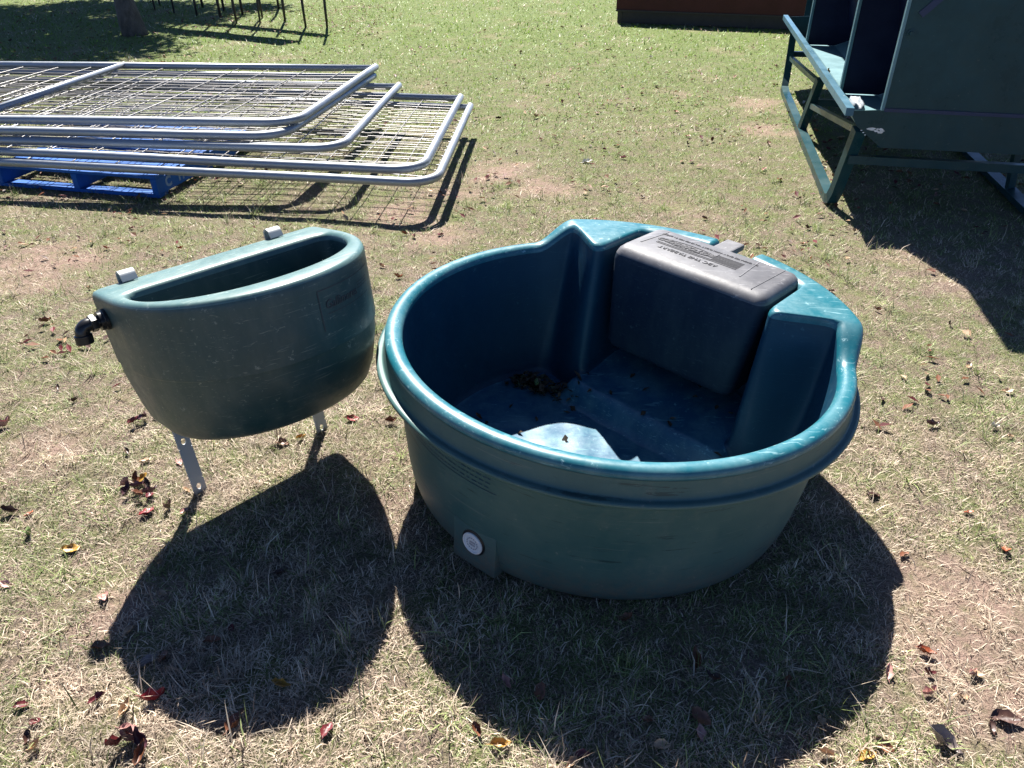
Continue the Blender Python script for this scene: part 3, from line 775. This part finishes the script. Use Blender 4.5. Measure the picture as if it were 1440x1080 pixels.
# frame: bent tube ends, skids, cross rails, braces
for q, s in ((.045, 1), (WID - .045, -1)):
    T = .031
    pts = [(.03, q + s * .035, .50), (.16, q + s * .012, .10), (.185, q + s * .004, .048), (.235, q, .028), (.40, q, .026), (LEN - .75, q, .026), (LEN - .55, q, .045), (LEN - .48, q + s * .01, .12), (LEN - .22, q + s * .03, .50)]
    tube('skid', pts, T, M['feeder'], fe, sq=True)
    tube('leg', [(1.86, q, .055), (1.70, q + s * .04, .45)], T * .9, M['feeder'], fe, sq=True)
for x, z in ((.055, .325), (LEN - .32, .32), (1.78, .27)):
    tube('cross_rail', [(x, .06, z), (x, WID - .06, z)], .023, M['feeder'], fe, sq=True)
tube('brace', [(1.74, .07, .25), (.10, .10, .47)], .018, M['feeder'], fe, sq=True)
tube('brace', [(3.5, .07, .30), (1.80, .10, .40)], .018, M['feeder'], fe, sq=True)
tube('brace', [(.10, .22, .40), (.5, .52, .30)], .014, M['feeder'], fe, sq=True)
tube('leg', [(.6, WID - .05, .05), (.6, WID - .10, .42)], .02, M['feeder'], fe, sq=True)
# a pale crumpled scrap lying in the near end of the tray, and twigs of dry leaf
def crumple(name, loc, s, mat, lab, cat, seed):
    bm = bmesh.new(); bmesh.ops.create_icosphere(bm, subdivisions=3, radius=1); rr = random.Random(seed)
    for v in bm.verts:
        k = 1 + .22 * math.sin(v.co.x * 5 + 1) * math.cos(v.co.y * 6) + .1 * math.sin(v.co.z * 11 + v.co.x * 9)
        v.co = Vector((v.co.x * s[0], v.co.y * s[1], max(v.co.z, -.6) * s[2])) * k
    o = put(name, bm_mesh(bm), mat, None, True); o.location = loc; return tag(o, lab, cat)
P = Matrix.Translation((FO[0], FO[1], 0)) @ FB
w = P @ Vector((.36, .10, .555)); o = crumple('plastic_scrap', w, (.035, .13, .045), M['cloth'], 'pale crumpled plastic scrap lying in the near corner of the green feeder tray', 'scrap', 2); o.rotation_euler = (0, 0, rad(-12))

# ------------------------------------------------------------------ maroon steel tray on short feet (top right of centre)
A_ = Vector((1.53, 12.46, 0)); B_ = Vector((5.2, 11.33, 0)); dU = (B_ - A_).normalized(); dV = Vector((-dU.y, dU.x, 0))
mt = empty('steel_tray', A_, 'long low dark maroon steel tray standing at the far edge of the lawn', 'tray')
mt.matrix_world = Matrix.Translation(A_) @ basis(dU, dV, (0, 0, 1)); Lm = (B_ - A_).length
for nm, lo, hi in (('front_wall', (0, 0, .17), (Lm, .012, .395)), ('back_wall', (0, .9, .17), (Lm, .912, .395)), ('floor_plate', (.012, .014, .172), (Lm - .012, .898, .184)),
                   ('end_wall', (0, .013, .185), (.012, .899, .395)), ('end_wall', (Lm - .012, .013, .185), (Lm, .899, .395))):
    fbox(nm, lo, hi, M['maroon'], mt)
for y in (-.006, .885): fbox('top_rail', (-.01, y, .396), (Lm + .01, y + .035, .422), M['maroon'], mt)
fbox('shade_strip', (.02, .03, .012), (Lm - .02, .05, .169), M['iron'], mt)  # added dark strip standing in for the shade beneath the tray
fbox('lower_rail', (0.0, -.022, .168), (Lm, -.001, .190), M['iron'], mt)
for x in (.03, Lm / 2, Lm - .09):
    for y in (.02, .84): fbox('foot', (x, y, 0), (x + .06, y + .06, .17), M['iron'], mt)

# ------------------------------------------------------------------ dark steel rack on rows of thin legs (top left)
l1 = Vector((-4.98, 13.349, 0)); l2 = Vector((-2.67, 12.105, 0)); du = (l2 - l1).normalized(); dv = Vector((-du.y, du.x, 0))
rk = empty('steel_rack', l1, 'long dark steel rack standing on two rows of thin legs under the trees', 'rack')
rk.matrix_world = Matrix.Translation(l1) @ basis(du, dv, (0, 0, 1)); rr = random.Random(9)
front = [(277, 22), (310, 24), (333, 33), (366, 33), (401, 30), (430, 38), (460, 38), (245, 18), (218, 14)]
back = [(285, 11), (315, 16), (341, 20), (369, 25), (392, 14), (225, 8)]
inv = rk.matrix_world.inverted()
for k, (x, y) in enumerate(front + back):
    p = inv @ Vector(gp(x, y)); b = rr.uniform(-.03, .03); w_ = rr.uniform(.016, .024)
    tube('leg', [(p.x, p.y, -.01), (p.x + b * .3, p.y, .25), (p.x + b, p.y + .01, .9), (p.x + b * .5, p.y, 1.87)], w_, M['iron'], rk, 8, radii=[w_ * .8, w_, w_, w_ * .9])
for yy, z in ((.0, 1.9), (.62, 1.9), (-.2, 1.9)):
    tube('rail', [(-1.5, yy, z), (2.15, yy, z)], .075, M['iron'], rk, sq=True)

# ------------------------------------------------------------------ trees
def make_tree(base, top, crowns, r0, label, seed):
    t = empty('tree', base, label, 'tree'); rr = random.Random(seed); B0 = Vector(base)
    pts = [Vector((0, 0, -.05))]; T_ = Vector(top) - B0; n = 7
    for i in range(1, n + 1): pts.append(T_ * (i / n) + Vector((rr.uniform(-.06, .06), rr.uniform(-.06, .06), 0)))
    bm = bmesh.new(); radii = [r0 * (1.35 if i == 0 else 1) * (1 - .6 * i / n) for i in range(n + 1)]
    tube_bm(bm, pts, r0, 12, True, False, radii)
    for (c, s) in crowns:
        c = Vector(c) - B0
        for k in range(5):
            q = c + Vector([rr.uniform(-.7, .7) * s[i] for i in range(3)]); st = pts[rr.randint(4, n)]
            md = st.lerp(q, .5) + Vector((0, 0, .25)); tube_bm(bm, [st, md, q], .05, 7, True, False, [.07, .045, .015])
    put('trunk', bm_mesh(bm), M['bark'], t, True)
    r = np.random.RandomState(seed); V = []; col = []
    for (c, s) in crowns:
        c = np.array(c) - np.array(base); nc = 60
        cen = r.normal(0, 1, (nc, 3)); cen /= np.linalg.norm(cen, axis=1)[:, None]; cen = c + cen * np.array(s) * r.uniform(.25, 1, (nc, 1)) ** .5
        n_ = 20000; k = r.randint(0, nc, n_); P_ = cen[k] + r.normal(0, 1, (n_, 3)) * .26
        a = r.normal(0, 1, (n_, 3)); a /= np.linalg.norm(a, axis=1)[:, None]; b = np.cross(a, r.normal(0, 1, (n_, 3))); b /= np.linalg.norm(b, axis=1)[:, None]
        L = r.uniform(.05, .11, (n_, 1)); V.append(np.stack([P_ - a * L, P_ + b * L * .5, P_ + a * L, P_ - b * L * .5], 1))
        tn = r.uniform(0, 1, (n_, 1)); cc = np.array([.04, .08, .02]) * (1 - tn) + np.array([.10, .15, .04]) * tn; col.append(np.concatenate([cc, np.ones((n_, 1))], 1))
    V = np.concatenate(V); n_ = len(V); col = np.repeat(np.concatenate(col), 4, 0)
    me = bpy.data.meshes.new('crown'); me.vertices.add(n_ * 4); me.vertices.foreach_set('co', V.reshape(-1).astype(np.float32))
    me.loops.add(n_ * 4); me.loops.foreach_set('vertex_index', np.arange(n_ * 4, dtype=np.int32)); me.polygons.add(n_); me.polygons.foreach_set('loop_start', (np.arange(n_) * 4).astype(np.int32))
    me.update(calc_edges=True); a = me.attributes.new('col', 'FLOAT_COLOR', 'POINT'); a.data.foreach_set('color', col.astype(np.float32).ravel())
    put('crown', me, M['crown'], t)
b0 = gp(191, 50)
make_tree((b0[0], b0[1], 0), (b0[0] - .55, b0[1] + 1.6, 3.4), [((-7.1, 14.5, 4.3), (2.3, 2.0, 1.0)), ((-9.8, 14.8, 4.3), (2.6, 2.2, 1.1)), ((-7.5, 17.2, 4.6), (3.0, 1.8, 1.2))], .13,
          'tree with a slim grey trunk rising at the top left, shading the grass', 31)

# ------------------------------------------------------------------ fallen leaves
def leaf_mesh(seed, L=.05, W=.026, curl=.6, fold=.35):
    rr = random.Random(seed); nx, ny = 9, 5; V = []; F = []
    for i in range(nx):
        u = i / (nx - 1); w = W * (math.sin(math.pi * u ** (.7 + .1 * (seed % 4))) ** .75) * .5 * (1 + .12 * math.sin(u * 11 + seed * 2)) + .0006
        for j in range(ny):
            v = (j / (ny - 1) - .5) * 2; x = (u - .5) * L; y = v * w * (1 + .14 * math.sin(u * 19 + seed + v)) + .10 * W * math.sin(u * 3 + seed)
            z = abs(v) ** 1.3 * w * fold * 2 + curl * L * .5 * (u - .5) ** 2 * 2 + .0026 * math.sin(u * 13 + v * 4 + seed) + .002 * math.sin(v * 6 + u * 5)
            a = curl * (v * .25); V.append((x, y * math.cos(a), z + abs(y) * math.sin(abs(a))))
    for i in range(nx - 1):
        for j in range(ny - 1):
            a = i * ny + j; F.append((a, a + 1, a + ny + 1, a + ny))
    b = len(V); mid = ny // 2; V += [(-L * .5, .0012, .5 * curl * L * .5 + .001), (-L * .5, -.0012, .5 * curl * L * .5 + .001), (-L * .74, 0, .5 * curl * L * .6 + .004)]; F.append((b, b + 1, b + 2))
    return pydata(V, F, 'leaf')
LC = {'red': (.22, .014, .020), 'dark red': (.11, .014, .018), 'purple': (.075, .028, .038), 'brown': (.16, .062, .030), 'dark brown': (.065, .030, .022), 'orange': (.30, .08, .03),
      'tan': (.42, .28, .17), 'ochre': (.36, .20, .035), 'yellow': (.50, .40, .13), 'pale': (.60, .56, .50), 'pink': (.42, .22, .19), 'green': (.20, .28, .10), 'grey': (.20, .16, .15)}
leafmat = {}
for k_, c_ in LC.items():
    nt = NT('leaf_' + k_.replace(' ', '_')); nn_ = nt.noise(60, 4); cc = nt.mix(nt.ramp(nn_, [(.35, 0.), (.7, 1.)]), tuple(x * .65 for x in c_), tuple(min(1, x * 1.25) for x in c_))
    leafmat[k_] = nt.set(cc, .45, 0, .5)
shapes = {}
def leaf(x, y, col, size=1., ang=None, lab=None, group=None, z=.007, tilt=.4, curl=None, seed=0, world_pos=None, sh=None):
    rr = random.Random(seed * 13 + 5); sid = rr.randint(0, 4) if sh is None else sh
    key = (sid, col)
    if key not in shapes:
        me = leaf_mesh(sid + 1, .052, (.026, .022, .030, .018, .024)[sid], (.3, .8, .5, 1.1, 1.6)[sid], (.3, .5, .2, .8, .6)[sid]); me.materials.append(leafmat[col])
        me.polygons.foreach_set('use_smooth', [True] * len(me.polygons)); shapes[key] = me
    o = bpy.data.objects.new('fallen_leaf', shapes[key]); C.objects.link(o)
    p = gp(x, y) if world_pos is None else np.array(world_pos)
    o.location = (p[0], p[1], (float(zground(np.array([p[0]]), np.array([p[1]]))[0]) if world_pos is None else p[2]) + z)
    o.rotation_euler = (rr.uniform(-tilt, tilt), rr.uniform(-tilt, tilt), rad(ang) if ang is not None else rr.uniform(0, 6.28)); o.scale = (size * .8,) * 3
    return tag(o, lab, 'leaf', group)
G = 'fallen leaves scattered on the lawn'
notable = [
 (219, 985, 'red', 1.35, 15, 'bright red fallen leaf below the half-round trough shadow, lower left'), (335, 1020, 'brown', 1.5, 75, 'long brown curled leaf standing at the bottom edge of the trough shadow'),
 (461, 1030, 'dark red', 1.1, 80, 'small dark red leaf in sunlit grass right of the long brown leaf'), (397, 968, 'ochre', 1.1, -10, 'ochre leaf inside the lower part of the half-round trough shadow'),
 (30, 992, 'dark red', .9, 20, 'dark red leaf near the left edge, left of a yellow-tan leaf'), (142, 910, 'brown', 1.2, 10, 'brown leaf beside the elbow shadow tip at the left'),
 (175, 998, 'tan', 1.2, 85, 'yellow-tan upright leaf left of the bright red leaf'), (207, 722, 'red', 1.2, 60, 'glossy dark crimson leaf just below the purple leaf cluster'),
 (205, 650, 'tan', .9, 30, 'tan leaf above the purple leaf cluster'), (42, 750, 'green', 1.1, 110, 'pale green leaf standing on edge near the left border'),
 (100, 772, 'ochre', 1.3, 15, 'ochre yellow leaf right of the pale green leaf'), (15, 720, 'dark brown', 1.3, 0, 'dark brown leaf at the left border above the green leaf'),
 (8, 600, 'pink', 1.4, 40, 'pinkish leaf at the left border level with the trough base'), (146, 842, 'pink', 1.2, -50, 'pink leaf left of the trough shadow corner'),
 (495, 593, 'red', 1.25, 20, 'red leaf between the right bracket foot and the round trough'), (398, 627, 'brown', 1.2, 0, 'red-brown leaf under the front of the half-round trough'),
 (425, 620, 'ochre', .9, 30, 'small ochre leaf next to the right bracket foot'), (570, 329, 'orange', 1.0, 10, 'orange leaf behind the half-round trough'),
 (620, 329, 'dark red', 1.2, 60, 'dark red leaf at the end of the gate shadow'), (560, 392, 'orange', 1.0, 0, 'orange leaf between the two troughs near the round rim'),
 (66, 455, 'brown', 1.3, 10, 'brown leaf left of the black elbow fitting'), (186, 322, 'dark red', .9, 0, 'dark leaf above the left bracket hook, nearest the pallet'),
 (150, 352, 'orange', .8, 20, 'small orange leaf behind the left corner of the half-round trough'), (1300, 922, 'orange', 1.1, -20, 'orange-brown leaf on the dry patch right of the round trough shadow'),
 (1366, 953, 'pink', .9, 30, 'small pink leaf at the right on the dry brown patch'), (1308, 980, 'pink', .9, 10, 'pinkish leaf below the orange-brown leaf at the lower right'),
 (1322, 1048, 'grey', 2.0, -35, 'large greyish curled leaf at the bottom right corner'), (1412, 1018, 'dark brown', 1.6, -10, 'dark hollow curled leaf near the right border at the bottom'),
 (1240, 1052, 'brown', 1.1, -30, 'brown leaf beside the shadow edge at the bottom right'), (1218, 1070, 'ochre', 1.1, 20, 'ochre leaf on the bottom border right of the round trough shadow'),
 (1412, 776, 'orange', 1.0, 60, 'orange leaf at the right border level with the trough base'), (1310, 601, 'purple', 1.2, 0, 'purplish leaf right of the round trough rim'),
 (1395, 604, 'pale', .9, 0, 'whitish leaf near the right border level with the rim'), (1362, 722, 'orange', .7, 0, 'tiny orange leaf in dry grass at the right'),
 (975, 930, 'brown', 1.4, 80, 'brown leaf in the middle of the round trough shadow'), (986, 1012, 'brown', 1.3, -50, 'brown leaf low in the round trough shadow'),
 (880, 872, 'brown', 1.0, 20, 'brown leaf just in front of the round trough base'), (690, 790, 'dark brown', 1.5, 60, 'dark leaf on the ground below the white drain plug'),
 (1228, 700, 'dark brown', 1.2, 20, 'dark leaf in the shade below the right side of the rim'), (826, 229, 'pale', 1.9, -5, 'large pale whitish leaf on the open lawn behind the round trough'),
 (915, 82, 'pale', 1.1, 0, 'whitish leaf far back in the middle of the lawn'), (1155, 430, 'dark brown', 1.1, 0, 'dark round leaf between the feeder shadow and the grey cover'),
 (1135, 322, 'dark brown', 1.0, 0, 'dark leaf left of the feeder leg shadow'), (1130, 345, 'orange', .9, 0, 'small orange leaf between the feeder and the trough deck'),
 (255, 352, 'orange', .8, 0, 'orange leaf in the grass behind the trough between its hooks'), (930, 1052, 'tan', 1.0, 10, 'tan leaf near the bottom of the round trough shadow'),
 (705, 1050, 'ochre', 1.2, 5, 'golden leaf at the left edge of the round trough shadow near the bottom'), (210, 930, 'grey', 1.1, 60, 'grey leaf at the left edge of the half-round trough shadow'),
 (300, 905, 'brown', 1.1, 30, 'brown leaf inside the half-round trough shadow, left of centre'), (345, 600, 'tan', .8, 0, 'tan leaf under the half-round trough near the left bracket')]
for i, (x, y, c, s, a, lab) in enumerate(notable):
    leaf(x, y, c, s, a, lab, G, seed=i)
for i, (dx, dy, c, a) in enumerate([(0, 0, 'purple', 10), (-14, 4, 'purple', 70), (13, -3, 'dark brown', 130), (5, -12, 'ochre', 20), (-8, -9, 'brown', 100), (16, 9, 'purple', 40), (-3, 12, 'brown', 160), (-19, -4, 'pink', 200)]):
    leaf(198 + dx, 690 + dy, c, 1.15, a, 'curled purple-brown leaf in the tight cluster left of the left bracket foot', G, z=.02, tilt=.8, seed=90 + i)
for i, (dx, dy, c, a) in enumerate([(0, 0, 'purple', 10), (-16, 6, 'dark red', 60), (14, -2, 'purple', 120), (4, -12, 'pink', 0), (20, 16, 'brown', 80)]):
    leaf(181 + dx, 1050 + dy, c, 1.3, a, 'purple curled leaf in the small heap at the bottom left', G, z=.025, tilt=.9, seed=120 + i)
for i, (dx, dy, c, a) in enumerate([(0, 0, 'purple', 10), (-9, 4, 'dark red', 60), (9, -2, 'purple', 120)]):
    leaf(200 + dx, 596 + dy, c, 1.1, a, 'dark purple leaf in the small clump beside the lower left of the trough', G, z=.02, tilt=.8, seed=140 + i)
for i in range(16):
    leaf(random.uniform(1128, 1160), 0, random.choice(['brown', 'dark red', 'brown', 'pale']), 1.1, None, 'red-brown leaf in the line of leaves along the near feeder skid', G, seed=300 + i,
         world_pos=(2.02 + .62 * i / 16 + random.uniform(.03, .2), 4.9 + 2.7 * i / 16, 0.004))
for i in range(9):
    leaf(0, 0, random.choice(['brown', 'pale', 'tan', 'dark brown']), 1.2, None, 'dry leaf gathered at the right end of the blue pallet', G, seed=330 + i, world_pos=(-2.02 + random.uniform(0, .4), 4.95 + random.uniform(-.05, .35), 0.006))
cls = {'brown': 'brown', 'dark red': 'dark red', 'orange': 'orange', 'tan': 'tan', 'pale': 'pale', 'dark brown': 'dark brown', 'pink': 'pink'}
rl = random.Random(77); placed = 0
while placed < 200:
    y = rl.uniform(0, 1) ** 1.1; py = 55 + 1020 * (1 - y) if rl.random() < .45 else rl.uniform(8, 300); px = rl.uniform(5, 1435); p = gp(px, py)
    if math.hypot(p[0] - TC[0], p[1] - TC[1]) < .72: continue
    if p[0] < -.3 and 4.3 < p[1] < 6.7: continue
    col = rl.choice(['brown', 'brown', 'dark red', 'orange', 'tan', 'tan', 'pale', 'dark brown', 'pink'])
    if py > 560: zone = 'the near sunlit lawn' if not (175 < px < 1250 and py > 640) else 'the ground around the trough shadows'
    elif py > 300: zone = 'the middle lawn beside the troughs'
    elif px < 560: zone = 'the lawn near the rack and gates'
    else: zone = 'the green back lawn'
    far = p[1] > 5
    if not far and col == 'pale': col = 'brown'
    leaf(px, py, col, rl.uniform(.7, 1.1) * (1.35 if far else 1), None, 'small %s fallen leaf among others on %s' % (col, zone), G, seed=500 + placed, z=.008); placed += 1
# leaf litter mass at the back lawn and the wet leaf heap inside the tub
def litter(name, pts, size, cols, lab, seed, cat='leaf litter', tilt=.5):
    r = np.random.RandomState(seed); n = len(pts); P_ = np.array(pts); a = r.uniform(0, 6.28, n); L = r.uniform(.5, 1, n) * size; W_ = L * r.uniform(.3, .6, n)
    ax = np.stack([np.cos(a), np.sin(a), r.uniform(-tilt, tilt, n)], 1); bx = np.stack([-np.sin(a), np.cos(a), r.uniform(-tilt, tilt, n)], 1)
    V = np.stack([P_ - ax * L[:, None] / 2, P_ + bx * W_[:, None] / 2 + [0, 0, .004], P_ + ax * L[:, None] / 2, P_ - bx * W_[:, None] / 2 + [0, 0, .004], P_ + [0, 0, -.002]], 1).reshape(-1, 3)
    F = []
    for i in range(n):
        b = i * 5
        for j in range(4): F.append((b + 4, b + j, b + (j + 1) % 4))
    me = pydata(V, F, name); c = np.array(cols)[r.randint(0, len(cols), n)] * r.uniform(.7, 1.2, (n, 1)); c = np.concatenate([c, np.ones((n, 1))], 1)
    at = me.attributes.new('col', 'FLOAT_COLOR', 'POINT'); at.data.foreach_set('color', np.repeat(c, 5, 0).astype(np.float32).ravel())
    return tag(put(name, me, M['litter']), lab, cat, kind='stuff')
r = np.random.RandomState(3); pts = []
for i in range(5200):
    y = r.uniform(2.2, 16); x = r.uniform(-1, 1) * y * .75
    if vn(np.array([x]), np.array([y]), 40, .9)[0] < .12 and (x > -2 or y < 9): continue
    pts.append((x, y, .02))
for i in range(500): pts.append((r.uniform(-4.6, -1.8), r.uniform(11.3, 14.5), .02))
litter('leaf_litter', pts, .058, [LC['brown'], LC['dark red'], LC['brown'], LC['tan'], LC['dark brown'], LC['dark red'], LC['brown']], 'sparse litter of tiny dry leaf scraps over the lawn', 2)
pts = []
for i in range(260):
    s, t = r.normal(-.02, .085), r.normal(0, .028); c = np.array([-.205, .43]); d = np.array([.80, -.60]); e = np.array([.6, .8])
    q = c + d * (s + .02) + e * t
    if np.hypot(*q) > .54: continue
    zz = floor_h(q[0], q[1]) + .004 + .03 * max(0, 1 - (abs(s) / .16) ** 2) * r.uniform(0, 1)
    pts.append((q[0], q[1], zz))
for i in range(45):
    a, q_ = r.uniform(0, 6.28), .5 * r.uniform(0, 1) ** .5; q = (q_ * math.cos(a), q_ * math.sin(a)); pts.append((q[0], q[1], floor_h(q[0], q[1]) + .003))
o = litter('leaf_litter', pts, .042, [(.05, .035, .025), (.09, .06, .04), (.035, .028, .02), (.12, .09, .06), (.05, .06, .035)], 'heap of dark dead leaves and loose scraps on the floor inside the round trough', 5, tilt=.8)
o.matrix_world = Matrix.Translation((TC[0], TC[1], 0)) @ Matrix.Rotation(math.atan(.0487), 4, 'Y')
def tubleaf(s, t, col, lab, seed, z=.012, size=1.): 
    q = Matrix.Translation((TC[0], TC[1], 0)) @ Matrix.Rotation(math.atan(.0487), 4, 'Y') @ Vector((s, t, float(floor_h(np.array([s]), np.array([t]))[0]) + z)); leaf(0, 0, col, size, None, lab, G, seed=seed, world_pos=tuple(q), z=0)
tubleaf(-.20, .385, 'green', 'grey-green leaf on top of the dark heap inside the round trough', 801, .035, 1.0)
tubleaf(-.40, .20, 'brown', 'single thin brown leaf on the tub floor left of the leaf heap', 802, .006, .8)
w = P @ Vector((1.75, .13, .50)); leaf(0, 0, 'ochre', 1.3, 70, 'ochre leaf caught in the far part of the green feeder tray', G, seed=820, world_pos=tuple(w), z=0, tilt=1.2)
